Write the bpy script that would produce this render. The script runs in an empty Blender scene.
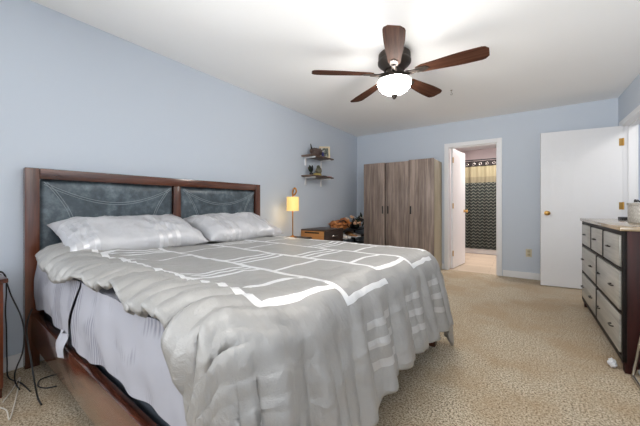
import bpy, bmesh, math, random
from mathutils import Vector, Matrix, noise
random.seed(7)
PI = math.pi
R = math.radians
C = bpy.context.scene.collection
scene = bpy.context.scene

# ------------------------------------------------------------------ camera
TH = R(34.6); H = 1.06; FPX = 294.0
cam_d = bpy.data.cameras.new('camera'); cam = bpy.data.objects.new('camera', cam_d); C.objects.link(cam)
cam.location = (0, 0, H); cam.rotation_euler = (PI/2, 0, TH)
cam_d.sensor_width = 36; cam_d.lens = FPX/640*36; cam_d.shift_y = -7/640; cam_d.clip_start = .02
scene.camera = cam

# ------------------------------------------------------------------ world, lights, exposure
w = bpy.data.worlds.new('world'); scene.world = w; w.use_nodes = True
w.node_tree.nodes['Background'].inputs[0].default_value = (.80, .88, 1, 1)
w.node_tree.nodes['Background'].inputs[1].default_value = 1.0
def area(name, loc, rot, sx, sy, power, col=(1, 1, 1), spread=PI):
    l = bpy.data.lights.new(name, 'AREA'); l.shape = 'RECTANGLE'; l.size = sx; l.size_y = sy
    l.energy = power; l.color = col; l.spread = spread
    o = bpy.data.objects.new(name, l); C.objects.link(o); o.location = loc; o.rotation_euler = rot
    return o
area('rear_window_light', (-.4, -3.13, 1.35), (R(90+16), 0, R(-6)), 2.2, 1.9, 11, (.95, .98, 1))          # daylight in the rear window
area('left_window_light', (-2.75, -1.55, 1.35), (R(90+10), 0, R(-66)), 1.9, 1.9, 30, (.95, .98, 1))    # daylight in the left window, out of frame
area('ceiling_fill', (-.35, -.7, .95), (R(180-43), 0, R(-14)), 1.2, .8, 46, (1, 1, 1), R(110))                  # unseen fill added behind the camera, aimed up to brighten the ceiling
area('bath_fill', (-.5, 6.55, 2.36), (0, 0, 0), .9, .6, 42, (1, .96, .92))  # unseen lamp added under the ceiling to brighten the bathroom
area('hall_fill', (1.8, 4.3, 2.36), (0, 0, 0), .6, .8, 14, (1, .96, .92))  # unseen lamp added so the hall beyond the doorway is lit
vs = scene.view_settings
vs.view_transform = 'Standard'; vs.look = 'None'; vs.gamma = 1; vs.use_curve_mapping = False
vs.exposure = 0.31
BOWL = 50                              # glow of the fan's bowl light
scene.cycles.max_bounces = 10; scene.cycles.diffuse_bounces = 7
scene.cycles.sample_clamp_indirect = 6

# ------------------------------------------------------------------ mesh helpers
class MB:
    def __init__(s): s.v = []; s.f = []
    def add(s, vs, fs):
        n = len(s.v); s.v += [tuple(v) for v in vs]; s.f += [tuple(i+n for i in f) for f in fs]; return s
    def addbm(s, bm):
        bm.verts.index_update(); s.add([v.co[:] for v in bm.verts], [[v.index for v in f.verts] for f in bm.faces]); bm.free(); return s
    def box(s, x0, x1, y0, y1, z0, z1, bev=0, seg=2, xf=None):
        bm = bmesh.new(); bmesh.ops.create_cube(bm, size=1)
        for v in bm.verts:
            v.co = ((x0+x1)/2+v.co.x*(x1-x0), (y0+y1)/2+v.co.y*(y1-y0), (z0+z1)/2+v.co.z*(z1-z0))
        if bev > 0:
            bmesh.ops.bevel(bm, geom=list(bm.edges), offset=bev, segments=seg, profile=.5, affect='EDGES')
        if xf: bmesh.ops.transform(bm, matrix=xf, verts=bm.verts)
        return s.addbm(bm)
    def tube(s, pts, r, n=8, closed=False):
        pts = [Vector(p) for p in pts]; m = len(pts); vs = []; fs = []
        up = Vector((0, 0, 1)); prev = None
        for i, p in enumerate(pts):
            a = pts[(i-1) % m] if (closed or i > 0) else p
            b = pts[(i+1) % m] if (closed or i < m-1) else p
            t = (b-a).normalized()
            if prev is None:
                x = t.cross(up)
                if x.length < 1e-3: x = t.cross(Vector((1, 0, 0)))
            else: x = prev-t*prev.dot(t)
            x.normalize(); prev = x; y = t.cross(x)
            rr = r[i] if isinstance(r, (list, tuple)) else r
            for k in range(n): vs.append(p+x*rr*math.cos(2*PI*k/n)+y*rr*math.sin(2*PI*k/n))
        for i in range(m if closed else m-1):
            j = (i+1) % m
            for k in range(n): fs.append((i*n+k, i*n+(k+1) % n, j*n+(k+1) % n, j*n+k))
        if not closed: fs += [tuple(range(n))[::-1], tuple((m-1)*n+k for k in range(n))]
        return s.add(vs, fs)
    def lathe(s, prof, c, n=24, xf=None, caps=True):
        vs = []; fs = []; m = len(prof)
        for r, z in prof:
            for k in range(n): vs.append(Vector((max(r, 1e-4)*math.cos(2*PI*k/n), max(r, 1e-4)*math.sin(2*PI*k/n), z)))
        for i in range(m-1):
            for k in range(n): fs.append((i*n+k, i*n+(k+1) % n, (i+1)*n+(k+1) % n, (i+1)*n+k))
        if caps: fs += [tuple(range(n))[::-1], tuple((m-1)*n+k for k in range(n))]
        if xf: vs = [xf @ v for v in vs]
        return s.add([v+Vector(c) for v in vs], fs)
    def prism(s, poly, z0, z1, xf=None, bev=0):
        bm = bmesh.new(); vb = [bm.verts.new((x, y, z0)) for x, y in poly]
        f = bm.faces.new(vb); r = bmesh.ops.extrude_face_region(bm, geom=[f])
        for g in r['geom']:
            if isinstance(g, bmesh.types.BMVert): g.co.z = z1
        bmesh.ops.recalc_face_normals(bm, faces=bm.faces)
        if bev: bmesh.ops.bevel(bm, geom=[e for e in bm.edges if e.calc_face_angle(0) > .7], offset=bev, segments=2, affect='EDGES')
        if xf: bmesh.ops.transform(bm, matrix=xf, verts=bm.verts)
        return s.addbm(bm)
    def blob(s, c, rx, ry, rz, sub=3, amp=.12, freq=2, xf=None):
        bm = bmesh.new(); bmesh.ops.create_icosphere(bm, subdivisions=sub, radius=1)
        o = Vector((c[0]*7, c[1]*7, c[2]*7))
        for v in bm.verts:
            k = 1+amp*noise.fractal(v.co*freq+o, 1, 2, 3)
            v.co = Vector((v.co.x*rx, v.co.y*ry, v.co.z*rz))*k
            if xf: v.co = xf @ v.co
            v.co += Vector(c)
        return s.addbm(bm)
    def grid(s, nu, nv, fn):
        vs = [fn(i/nu, j/nv) for i in range(nu+1) for j in range(nv+1)]
        fs = [(i*(nv+1)+j, (i+1)*(nv+1)+j, (i+1)*(nv+1)+j+1, i*(nv+1)+j+1) for i in range(nu) for j in range(nv)]
        return s.add(vs, fs)

def wloc(o):
    l = Vector((0, 0, 0))
    while o: l += o.location; o = o.parent
    return l
def obj(name, mb, mat, parent=None, smooth=True, xf=None, origin=None, angle=R(40)):
    me = bpy.data.meshes.new(name); me.from_pydata(mb.v, [], mb.f); me.validate(); me.update()
    if xf: me.transform(xf)
    o = bpy.data.objects.new(name, me); C.objects.link(o)
    off = Vector(origin) if origin is not None else Vector((0, 0, 0))
    if parent:
        o.parent = parent; base = wloc(parent)
        if origin is not None: o.location = off-base
        me.transform(Matrix.Translation(-(off if origin is not None else base)))
    elif origin is not None:
        o.location = off; me.transform(Matrix.Translation(-off))
    if mat: me.materials.append(mat)
    bm = bmesh.new(); bm.from_mesh(me); bmesh.ops.recalc_face_normals(bm, faces=bm.faces); bm.to_mesh(me); bm.free()
    if smooth:
        me.polygons.foreach_set('use_smooth', [True]*len(me.polygons))
        me.set_sharp_from_angle(angle=angle)
    return o
def tag(o, label, cat, group=None):
    o['label'] = label; o['category'] = cat
    if group: o['group'] = group
    return o
def thing(name, label, cat, loc, group=None):
    o = bpy.data.objects.new(name, None); C.objects.link(o); o.location = loc; o.empty_display_size = .1
    return tag(o, label, cat, group)
def struct(name, mb, mat, smooth=False):
    o = obj(name, mb, mat, None, smooth); o['kind'] = 'structure'; return o
def dup(root, loc, label):
    r = root.copy(); C.objects.link(r); r.location = loc; r['label'] = label
    for ch in list(root.children):
        c = ch.copy(); C.objects.link(c); c.parent = r
        for g in ch.children:
            d = g.copy(); C.objects.link(d); d.parent = c
    return r
def sm(a, b, x):
    t = max(0, min(1, (x-a)/(b-a))); return t*t*(3-2*t)
def spline(pts, n=8):
    P = [Vector(p) for p in pts]; out = []
    for i in range(len(P)-1):
        p0 = P[max(i-1, 0)]; p1 = P[i]; p2 = P[i+1]; p3 = P[min(i+2, len(P)-1)]
        for k in range(n):
            t = k/n
            out.append(.5*((2*p1)+(p2-p0)*t+(2*p0-5*p1+4*p2-p3)*t*t+(3*p1-p0-3*p2+p3)*t**3))
    return out+[P[-1]]

# ------------------------------------------------------------------ materials
def lin(c):
    return tuple(((x/255)/12.92 if x/255 <= .04045 else ((x/255+.055)/1.055)**2.4) for x in c)+(1,)
class NT:
    def __init__(s, name):
        s.m = bpy.data.materials.new(name); s.m.use_nodes = True; s.t = s.m.node_tree
        s.b = s.t.nodes['Principled BSDF']
    def n(s, typ, **kw):
        x = s.t.nodes.new(typ)
        for k, v in kw.items(): setattr(x, k, v)
        return x
    def put(s, sock, v):
        if isinstance(v, bpy.types.NodeSocket): s.t.links.new(v, sock)
        else: sock.default_value = v
    def math(s, op, a, b=0, c=0):
        x = s.n('ShaderNodeMath', operation=op)
        for i, v in enumerate((a, b, c)): s.put(x.inputs[i], v)
        return x.outputs[0]
    def mix(s, f, a, b):
        x = s.n('ShaderNodeMix', data_type='RGBA'); s.put(x.inputs[0], f); s.put(x.inputs[6], a); s.put(x.inputs[7], b); return x.outputs[2]
    def coord(s, which='Object', scale=(1, 1, 1), rot=(0, 0, 0)):
        tc = s.n('ShaderNodeTexCoord'); mp = s.n('ShaderNodeMapping'); mp.inputs['Scale'].default_value = scale; mp.inputs['Rotation'].default_value = rot
        s.t.links.new(tc.outputs[which], mp.inputs[0]); return mp.outputs[0]
    def noise(s, vec, scale, detail=3, rough=.5):
        x = s.n('ShaderNodeTexNoise'); s.put(x.inputs['Vector'], vec); x.inputs['Scale'].default_value = scale
        x.inputs['Detail'].default_value = detail; x.inputs['Roughness'].default_value = rough; return x.outputs[0]
    def ramp(s, f, stops):
        x = s.n('ShaderNodeValToRGB'); s.put(x.inputs[0], f); e = x.color_ramp.elements
        while len(e) < len(stops): e.new(.5)
        for q, (p, c) in zip(e, stops): q.position = p; q.color = c
        return x.outputs[0]
    def bump(s, h, strength, dist):
        x = s.n('ShaderNodeBump'); s.put(x.inputs['Height'], h); x.inputs['Strength'].default_value = strength; x.inputs['Distance'].default_value = dist
        s.t.links.new(x.outputs[0], s.b.inputs['Normal'])
    def set(s, col=None, rough=.5, metal=0, spec=.5, **kw):
        if col is not None: s.put(s.b.inputs['Base Color'], col)
        s.put(s.b.inputs['Roughness'], rough); s.b.inputs['Metallic'].default_value = metal
        s.b.inputs['Specular IOR Level'].default_value = spec
        for k, v in kw.items(): s.put(s.b.inputs[k.replace('_', ' ')], v)
        return s
def plain(name, c, rough=.5, metal=0, spec=.5, var=.06, scale=30, **kw):
    t = NT(name); f = t.noise(t.coord(), scale, 3); c = lin(c)
    d = tuple(x*(1-var) for x in c[:3])+(1,); l = tuple(min(1, x*(1+var)) for x in c[:3])+(1,)
    t.set(t.mix(f, d, l), rough, metal, spec, **kw); return t.m
def wood(name, c1, c2, axis, rough=.35, spec=.5, scale=7, coat=0, c3=None):
    t = NT(name); sc = [scale*3]*3; sc[axis] = scale*.16
    v = t.coord('Object', tuple(sc)); f = t.noise(v, 1, 6, .62); sc2 = [s*5 for s in sc]; g = t.noise(t.coord('Object', tuple(sc2)), 1, 3)
    f2 = t.math('ADD', t.math('MULTIPLY', f, .75), t.math('MULTIPLY', g, .25))
    st = [(.32, lin(c1)), (.66, lin(c2))]
    if c3: st = [(.30, lin(c1)), (.5, lin(c3)), (.68, lin(c2))]
    t.set(t.ramp(f2, st), rough, 0, spec, Coat_Weight=coat, Coat_Roughness=.12); t.bump(f2, .12, .002); return t.m

def wallmat(name, c, bump=.06):
    t = NT(name); v = t.coord(); f = t.noise(v, 90, 4); c = lin(c); g = t.noise(v, 1.3, 2)
    t.set(t.mix(g, tuple(x*.985 for x in c[:3])+(1,), tuple(min(1, x*1.015) for x in c[:3])+(1,)), .75, 0, .25); t.bump(f, bump, .002); return t.m
M = {}
M['wall'] = wallmat('blue_grey_paint', (200, 208, 218))
M['ceiling'] = wallmat('ceiling_paint', (247, 247, 246), .10)
M['bathwall'] = wallmat('bath_paint', (226, 214, 214))
M['white'] = plain('white_trim', (232, 232, 233), .38, var=.01)
M['doorwhite'] = plain('white_door', (226, 226, 227), .42, var=.01)
# carpet
t = NT('carpet'); v = t.coord()
a = t.noise(v, 210, 3, .75); b = t.noise(v, 95, 2, .6); c = t.noise(v, 2.0, 3, .6)
f = t.math('ADD', t.math('MULTIPLY', a, .55), t.math('MULTIPLY', b, .45))
col = t.ramp(f, [(.42, lin((66, 52, 35))), (.475, lin((156, 140, 116))), (.54, lin((214, 200, 176)))])
col = t.mix(t.ramp(c, [(.40, (.05, .05, .05, 1)), (.62, (.5, .5, .5, 1))]), col, lin((158, 128, 90)))
t.set(col, .95, 0, .1, Sheen_Weight=.15); t.bump(f, .8, .008); M['carpet'] = t.m
# light wood planks (bath)
t = NT('bath_planks'); v = t.coord('Object', (1, 1, 1)); br = t.n('ShaderNodeTexBrick'); t.put(br.inputs['Vector'], v)
br.inputs['Color1'].default_value = lin((206, 190, 170)); br.inputs['Color2'].default_value = lin((186, 170, 150)); br.inputs['Mortar'].default_value = lin((150, 132, 112))
br.inputs['Scale'].default_value = 1; br.inputs['Mortar Size'].default_value = .004; br.inputs['Brick Width'].default_value = .9; br.inputs['Row Height'].default_value = .15
g = t.noise(t.coord('Object', (3, 40, 1)), 1, 4)
t.set(t.mix(t.math('MULTIPLY', g, .4), br.outputs[0], lin((170, 150, 128))), .4); M['planks'] = t.m
M['mahog_y'] = wood('mahogany_across', (40, 21, 16), (104, 60, 42), 1, .22, .5, 7, .4)
M['mahog_x'] = wood('mahogany_lengthwise', (42, 21, 16), (112, 62, 44), 0, .16, .8, 7, 1)
M['mahog_z'] = wood('mahogany_upright', (42, 22, 16), (108, 62, 44), 2, .22, .5, 7, .4)
M['espresso'] = wood('dresser_end_wood', (32, 11, 10), (72, 27, 23), 2, .45, .3, 5, 0)
M['drawerface'] = wood('dresser_drawer_wood', (132, 130, 123), (180, 178, 170), 1, .36, .5, 6, .2)
M['drawerframe'] = wood('dresser_frame_wood', (18, 15, 14), (32, 27, 25), 1, .5, .15, 6, 0)  # dark frame wood, blackened further to hold the shade of the drawer gaps
M['dressertop'] = wood('dresser_top_wood', (120, 102, 78), (168, 148, 116), 1, .22, .6, 5, .5)
M['wardrobe'] = wood('wardrobe_oak', (84, 70, 64), (182, 164, 152), 2, .5, .35, 6, 0, (140, 124, 114))
M['wardrobeside'] = wood('wardrobe_side_oak', (140, 130, 106), (178, 166, 138), 2, .45, .4, 5)  # tan side, its colour lightened for the light from hall and bath
M['blade'] = wood('fan_blade_walnut', (44, 25, 18), (98, 64, 48), 0, .7, .08, 9, 0)
M['bronze'] = plain('fan_bronze', (66, 59, 54), .5, .7, .5, .15, 20)
t = NT('frosted_glass'); t.set((.80, .79, .78, 1), .35); t.b.inputs['Emission Color'].default_value = (1, .965, .92, 1); t.b.inputs['Emission Strength'].default_value = BOWL; M['glass'] = t.m
M['brass'] = plain('brass', (190, 150, 84), .3, .9, .5, .08)
M['gold'] = plain('lamp_gold', (176, 120, 52), .35, .8, .5, .08)
M['black'] = plain('black_plastic', (20, 20, 22), .4)
M['dark'] = plain('dark_iron', (30, 28, 28), .4, .3)
M['chrome'] = plain('brushed_nickel', (190, 188, 184), .25, 1, .5, .05)
M['tan'] = wood('nightstand_tan_wood', (146, 96, 52), (190, 136, 80), 0, .4, .4, 5)
M['brown'] = wood('nightstand_dark_wood', (44, 34, 30), (72, 58, 52), 1, .4, .4, 5)
M['shelfwood'] = wood('shelf_wood', (78, 62, 54), (126, 106, 94), 1, .5, .3, 8)
M['plasticbeige'] = plain('beige_plastic', (206, 196, 168), .4)
# leather
t = NT('headboard_vinyl'); v = t.coord(); f = t.noise(v, 7, 5, .65); g = t.noise(v, 160, 3); k = t.noise(v, 22, 4, .7)
t.set(t.ramp(t.math('ADD', t.math('MULTIPLY', f, .6), t.math('MULTIPLY', k, .4)), [(.34, lin((50, 58, 63))), (.50, lin((74, 85, 92))), (.66, lin((116, 127, 133)))]), .33, 0, .55); t.bump(g, .25, .001); M['vinyl'] = t.m
M['stitch'] = plain('stitch_thread', (140, 148, 152), .7)
M['boxspring'] = plain('box_spring_cloth', (58, 64, 72), .6, var=.25, scale=60)
M['mattresscore'] = plain('mattress_ticking', (96, 96, 112), .8)
# bedding fabrics
def bedding(name, uvs, base, white, lane0, lanew, period, groups, satin=.8, crinkle=.35, footcut=0, gloss=.5, ground=.4):
    t = NT(name); tc = t.n('ShaderNodeTexCoord'); sp = t.n('ShaderNodeSeparateXYZ'); t.t.links.new(tc.outputs['UV'], sp.inputs[0])
    a, b = sp.outputs[0], sp.outputs[1]
    wob = t.math('MULTIPLY', t.math('SUBTRACT', t.noise(tc.outputs['UV'], 2.2, 2), .5), .045)
    b2 = t.math('DIVIDE', t.math('SUBTRACT', t.math('ADD', b, wob), lane0), lanew)
    lane = t.math('FLOOR', b2); fy = t.math('FRACT', b2)
    line = t.math('LESS_THAN', fy, .033/lanew)
    off = t.math('MULTIPLY', t.math('PINGPONG', lane, 1), .20)
    wob2 = t.math('MULTIPLY', t.math('SUBTRACT', t.noise(tc.outputs['UV'], 3.1, 2), .5), .06)
    fx = t.math('FRACT', t.math('DIVIDE', t.math('ADD', t.math('ADD', a, off), wob2), period))
    tot = line
    for (x0, wd) in groups:
        s_ = t.math('MULTIPLY', t.math('GREATER_THAN', fx, x0/period), t.math('LESS_THAN', fx, (x0+wd)/period))
        tot = t.math('MAXIMUM', tot, s_)
    tot = t.math('MULTIPLY', tot, t.math('GREATER_THAN', lane, -.5))
    if footcut:      # stripes end at the foot; bars tinted faint, painting in the sheen lost there
        bars = None
        for q in (.17, .255, .34):
            s_ = t.math('MULTIPLY', t.math('GREATER_THAN', t.math('ADD', a, wob2), footcut+q), t.math('LESS_THAN', t.math('ADD', a, wob2), footcut+q+.035))
            bars = s_ if bars is None else t.math('MAXIMUM', bars, s_)
        bars = t.math('MULTIPLY', bars, t.math('MULTIPLY', t.math('GREATER_THAN', fy, .30), t.math('LESS_THAN', fy, .86)))
        bars = t.math('MULTIPLY', bars, t.math('GREATER_THAN', lane, .5))
        onf = t.math('GREATER_THAN', t.math('ADD', a, t.math('ADD', wob2, t.math('MULTIPLY', t.math('PINGPONG', lane, 1), -.07))), footcut)
        endbar = t.math('MULTIPLY', t.math('GREATER_THAN', t.math('ADD', a, t.math('ADD', wob2, t.math('MULTIPLY', t.math('PINGPONG', lane, 1), -.07))), footcut-.025), t.math('GREATER_THAN', lane, -.5))
        tot = t.math('MAXIMUM', tot, endbar)
        tot = t.math('ADD', t.math('MULTIPLY', tot, t.math('SUBTRACT', 1, onf)), t.math('MULTIPLY', t.math('MULTIPLY', bars, onf), .32))
    fine = t.noise(t.coord('UV', (260, 260, 1)), 1, 2); bl = t.noise(tc.outputs['UV'], 5, 3)
    g = t.mix(bl, tuple(x*.93 for x in lin(base)[:3])+(1,), lin(base))
    t.set(t.mix(tot, g, lin(white)), gloss, 0, .5, Metallic=t.math('ADD', ground, t.math('MULTIPLY', tot, satin-ground)))
    cr = t.noise(t.coord('UV', (4.2, 2.2, 1), (0, 0, R(25))), 1, 3, .55); cr = t.math('ABSOLUTE', t.math('SUBTRACT', cr, .5))
    cr2 = t.noise(t.coord('UV', (6, 10, 1), (0, 0, R(-20))), 1, 3, .55); cr2 = t.math('ABSOLUTE', t.math('SUBTRACT', cr2, .5))
    hgt = t.math('ADD', t.math('MULTIPLY', cr, -1.0*crinkle), t.math('MULTIPLY', cr2, -.45*crinkle))
    t.bump(t.math('ADD', t.math('ADD', t.math('MULTIPLY', fine, .010), t.math('MULTIPLY', tot, .012)), hgt), 1.0, .10); return t.m
# a measured from -3.0 (head side); ladder of three stripes, then a double bar
M['comforter'] = bedding('comforter_satin', None, (166, 164, 161), (242, 242, 242), .70, .385, .90,
                         [(.00, .024), (.06, .024), (.12, .024), (.40, .024)], footcut=2.38)
M['sham'] = bedding('sham_satin', None, (198, 198, 201), (222, 222, 224), .10, .36, .50, [(.0, .028), (.06, .028), (.12, .028)], ground=.15)
t = NT('sheet_jacquard'); tc = t.n('ShaderNodeTexCoord'); v = t.coord('Object', (1, 1, 1))
wv = t.n('ShaderNodeTexWave', wave_type='BANDS', bands_direction='X'); wv.inputs['Scale'].default_value = 15; wv.inputs['Distortion'].default_value = 3.0
wv.inputs['Detail'].default_value = 2; wv.inputs['Detail Scale'].default_value = 1.5; t.put(wv.inputs['Vector'], t.coord('Object', (1, 1, .28), (0, R(14), 0)))
pat = t.math('MULTIPLY', wv.outputs[1], t.ramp(t.noise(v, 4.5, 2), [(.47, (0, 0, 0, 1)), (.54, (1, 1, 1, 1))]))
t.set(t.mix(t.math('MULTIPLY', pat, .65), lin((172, 172, 180)), lin((112, 112, 124))), .7, 0, .25); t.bump(pat, .2, .002); M['sheet'] = t.m
M['sheetplain'] = plain('sheet_cloth', (172, 172, 180), .7, var=.04)

# ------------------------------------------------------------------ room
XL, XR, YB, YR, ZC = -2.72, 1.0, 5.24, -3.1, 2.44
T = .12
struct('floor', MB().box(XL-T, XR+T, YR-T, YB+.03, -.1, 0), M['carpet'])
struct('ceiling', MB().box(XL-T, XR+T, YR-T, YB+T, ZC, ZC+.1), M['ceiling'])
W2 = (-2.55, -.55, .4, 2.3)
struct('wall_left', MB().box(XL-T, XL, W2[1], YB+T, 0, ZC).box(XL-T, XL, YR-T, W2[0], 0, ZC).box(XL-T, XL, W2[0], W2[1], 0, W2[2]).box(XL-T, XL, W2[0], W2[1], W2[3], ZC), M['wall'])
DX0, DX1, DZ = -1.015, -.325, 2.03                      # bathroom doorway
struct('wall_back', MB().box(XL, DX0-.02, YB, YB+T, 0, ZC).box(DX1+.02, XR+T, YB, YB+T, 0, ZC).box(DX0-.02, DX1+.02, YB, YB+T, DZ+.02, ZC), M['wall'])
HY0, HY1 = 4.24, 5.05                                   # hall doorway in the right wall
struct('wall_right', MB().box(XR, XR+T, HY1+.02, YB, 0, ZC).box(XR, XR+T, HY0-.02, HY1+.02, DZ+.02, ZC)
       .box(XR, XR+T, YR-T, HY0-.02, 0, ZC), M['wall'])
W1 = (-2.5, .5, .4, 2.3)
struct('wall_rear', MB().box(XL, W1[0], YR-T, YR, 0, ZC).box(W1[1], XR, YR-T, YR, 0, ZC).box(W1[0], W1[1], YR-T, YR, 0, W1[2]).box(W1[0], W1[1], YR-T, YR, W1[3], ZC), M['wall'])
m = MB()
for (p, q) in ((W1[0]-.07, W1[0]), (W1[1], W1[1]+.07)): m.box(p, q, YR, YR+.02, W1[2]-.07, W1[3]+.07)
m.box(W1[0], W1[1], YR, YR+.02, W1[3], W1[3]+.07).box(W1[0], W1[1], YR, YR+.05, W1[2]-.07, W1[2])
struct('window_1', m, M['white'])
m = MB()
for (p, q) in ((W2[0]-.07, W2[0]), (W2[1], W2[1]+.07)): m.box(XL, XL+.02, p, q, W2[2]-.07, W2[3]+.07)
m.box(XL, XL+.02, W2[0], W2[1], W2[3], W2[3]+.07).box(XL, XL+.05, W2[0], W2[1], W2[2]-.07, W2[2])
struct('window_2', m, M['white'])
# baseboards
BH, BT = .095, .014
struct('baseboard_left', MB().box(XL, XL+BT, YR, YB, 0, BH, .004), M['white'])
struct('baseboard_back', MB().box(XL+BT, DX0-.075, YB-BT, YB, 0, BH, .004).box(DX1+.075, XR-BT, YB-BT, YB, 0, BH, .004), M['white'])
struct('baseboard_right', MB().box(XR-BT, XR, YR, HY0-.075, 0, BH, .004).box(XR-BT, XR, HY1+.075, YB-BT, 0, BH, .004), M['white'])
# casings + jambs
cw = .066
def casing_y(m, y0, y1, sgn):    # doorway in the back wall, on plane y
    for (p, q) in ((DX0-cw, DX0), (DX1, DX1+cw)):
        m.box(p, q, min(y0, y1), max(y0, y1), 0, DZ+cw, .004)
    m.box(DX0, DX1, min(y0, y1), max(y0, y1), DZ, DZ+cw, .004)
m = MB(); casing_y(m, YB-.018, YB, 1); casing_y(m, YB+T, YB+T+.018, 1)
m.box(DX0-.02, DX0, YB, YB+T, 0, DZ+.02).box(DX1, DX1+.02, YB, YB+T, 0, DZ+.02).box(DX0, DX1, YB, YB+T, DZ, DZ+.02)
m.box(DX1-.012, DX1, YB+.045, YB+.08, 0, DZ).box(DX0, DX1-.012, YB+.045, YB+.08, DZ-.012, DZ)
struct('trim_1', m, M['white'])
m = MB()
for xs in ((XR-.018, XR), (XR+T, XR+T+.018)):
    for (p, q) in ((HY0-cw, HY0), (HY1, HY1+cw)): m.box(xs[0], xs[1], p, q, 0, DZ+cw, .004)
    m.box(xs[0], xs[1], HY0, HY1, DZ, DZ+cw, .004)
m.box(XR, XR+T, HY0-.02, HY0, 0, DZ+.02).box(XR, XR+T, HY1, HY1+.02, 0, DZ+.02).box(XR, XR+T, HY0, HY1, DZ, DZ+.02)
m.box(XR+.05, XR+.085, HY1-.012, HY1, 0, DZ).box(XR+.05, XR+.085, HY0, HY1-.012, DZ-.012, DZ)
struct('trim_2', m, M['white'])
# bathroom shell
bx0, bx1, by1 = -1.30, .42, 8.12
struct('floor_bathroom', MB().box(bx0-T, bx1+T, YB+.03, by1+T, -.1, -.002), M['planks'])
struct('ceiling_bathroom', MB().box(bx0-T, bx1+T, YB+T, by1+T, ZC, ZC+.1), M['ceiling'])
struct('wall_bathroom', MB().box(bx0-T, bx0, YB+T, by1+T, 0, ZC).box(bx1, bx1+T, YB+T, by1+T, 0, ZC).box(bx0, bx1, by1, by1+T, 0, ZC), M['bathwall'])
# hall shell
struct('floor_hall', MB().box(XR+T, 2.5, 3.2, 5.8, -.1, 0).box(XR, XR+T, HY0, HY1, -.1, 0), M['carpet'])
struct('ceiling_hall', MB().box(XR+T, 2.5, 3.2, 5.8, ZC, ZC+.1), M['ceiling'])
struct('wall_hall', MB().box(2.4, 2.5, 3.2, 5.8, 0, ZC).box(XR+T, 2.4, 5.7, 5.8, 0, ZC).box(XR+T, 2.4, 3.2, 3.3, 0, ZC), M['wall'])

# ------------------------------------------------------------------ six panel doors
def door_leaf(w_, h_, th=.035):
    xs = [0, .11, w_/2-.055, w_/2+.055, w_-.11, w_]; zs = [0, .22, .86, .99, 1.62, 1.73, 1.90, h_]
    bm = bmesh.new()
    for side, y in ((-1, 0), (1, th)):
        V = [[bm.verts.new((x, y, z)) for z in zs] for x in xs]; P = []
        for i in range(len(xs)-1):
            for j in range(len(zs)-1):
                q = [V[i][j], V[i+1][j], V[i+1][j+1], V[i][j+1]]
                f = bm.faces.new(q if side < 0 else q[::-1])
                if i in (1, 3) and j in (1, 3, 5): P.append(f)
        bm.normal_update()
        bmesh.ops.inset_individual(bm, faces=P, thickness=.018, depth=-.014)
        bmesh.ops.inset_individual(bm, faces=P, thickness=.026, depth=.010)
    m = MB().addbm(bm)
    m.box(0, w_, .0005, th-.0005, 0, h_)      # core closes the edges
    return m
def knob_mb(x, y, z, sgn):
    return MB().lathe([(.030, 0), (.030, .006), (.012, .010), (.011, .03), (.024, .038), (.029, .05), (.024, .062), (.010, .068)], (x, y, z), 16, Matrix.Rotation(R(90)*(1 if sgn < 0 else -1), 4, 'X'))
def build_door(name, w_, hinge, ang, flip, hz):
    r = bpy.data.objects.new(name, None); C.objects.link(r); r['kind'] = 'structure'
    r.location = hinge; r.rotation_euler = (0, 0, ang)
    def part(nm, mb, mat):
        o = obj(nm, mb, mat, None); o.parent = r; return o
    part('door_panel', door_leaf(w_, 2.015), M['doorwhite'])
    part('knob', knob_mb(w_-.065, 0, .955, -1), M['brass'])
    part('knob', knob_mb(w_-.065, .035, .955, 1), M['brass'])
    for z in hz:
        part('hinge', MB().lathe([(.009, -.045), (.009, .045)], (-.004, -.006 if flip else .041, z), 10).box(.0, .032, *((-.003, .0) if flip else (.035, .038)), z-.044, z+.044), M['brass'])
    return r
# open bedroom door, hinged on the hall doorway, swung towards the back wall
hp = Vector((.985, 5.02, .012)); tip = Vector((.19, 4.915, .012))
a_ = math.atan2(tip.y-hp.y, tip.x-hp.x)
build_door('door_1', .80, hp, a_, False, (.25, 1.05, 1.82))
# bathroom door, swung into the bathroom
hp = Vector((DX0+.045, YB+.10, .012)); build_door('door_2', .66, hp, R(82), True, (.25, 1.05, 1.82))

# ------------------------------------------------------------------ bathroom contents
t_ = thing('bathtub', 'white bathtub behind the chevron shower curtain', 'bathtub', (-.44, 7.7, 0))
m = MB().box(bx0+.005, bx1-.005, 7.40, 7.50, .0, .50, .02).box(bx0+.005, bx1-.005, 8.03, 8.115, 0, .5, .02).box(bx0+.005, bx0+.1, 7.5, 8.03, 0, .5, .02).box(bx1-.1, bx1-.005, 7.5, 8.03, 0, .5, .02).box(bx0+.1, bx1-.1, 7.5, 8.03, 0, .12)
obj('tub_shell', m, M['white'], t_)
obj('skirt_base', MB().box(bx0+.005, bx1-.005, 7.375, 7.40, 0, .11, .005), M['white'], t_)
rod = obj('curtain_rod', MB().tube([(bx0+.004, 7.30, 2.075), (bx1-.004, 7.30, 2.075)], .013, 12).lathe([(.03, 0), (.03, .02)], (bx0+.001, 7.30, 2.075), 14, Matrix.Rotation(R(90), 4, 'Y')).lathe([(.03, 0), (.03, .02)], (bx1-.021, 7.30, 2.075), 14, Matrix.Rotation(R(90), 4, 'Y')), M['dark'])
tag(rod, 'dark metal rod carrying the shower curtain across the bathroom', 'curtain rod')
t = NT('shower_curtain'); tc = t.n('ShaderNodeTexCoord'); sp = t.n('ShaderNodeSeparateXYZ'); t.t.links.new(tc.outputs['UV'], sp.inputs[0])
U, Vv = sp.outputs[0], sp.outputs[1]
zig = t.math('MULTIPLY', t.math('PINGPONG', U, .042), .9)
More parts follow.
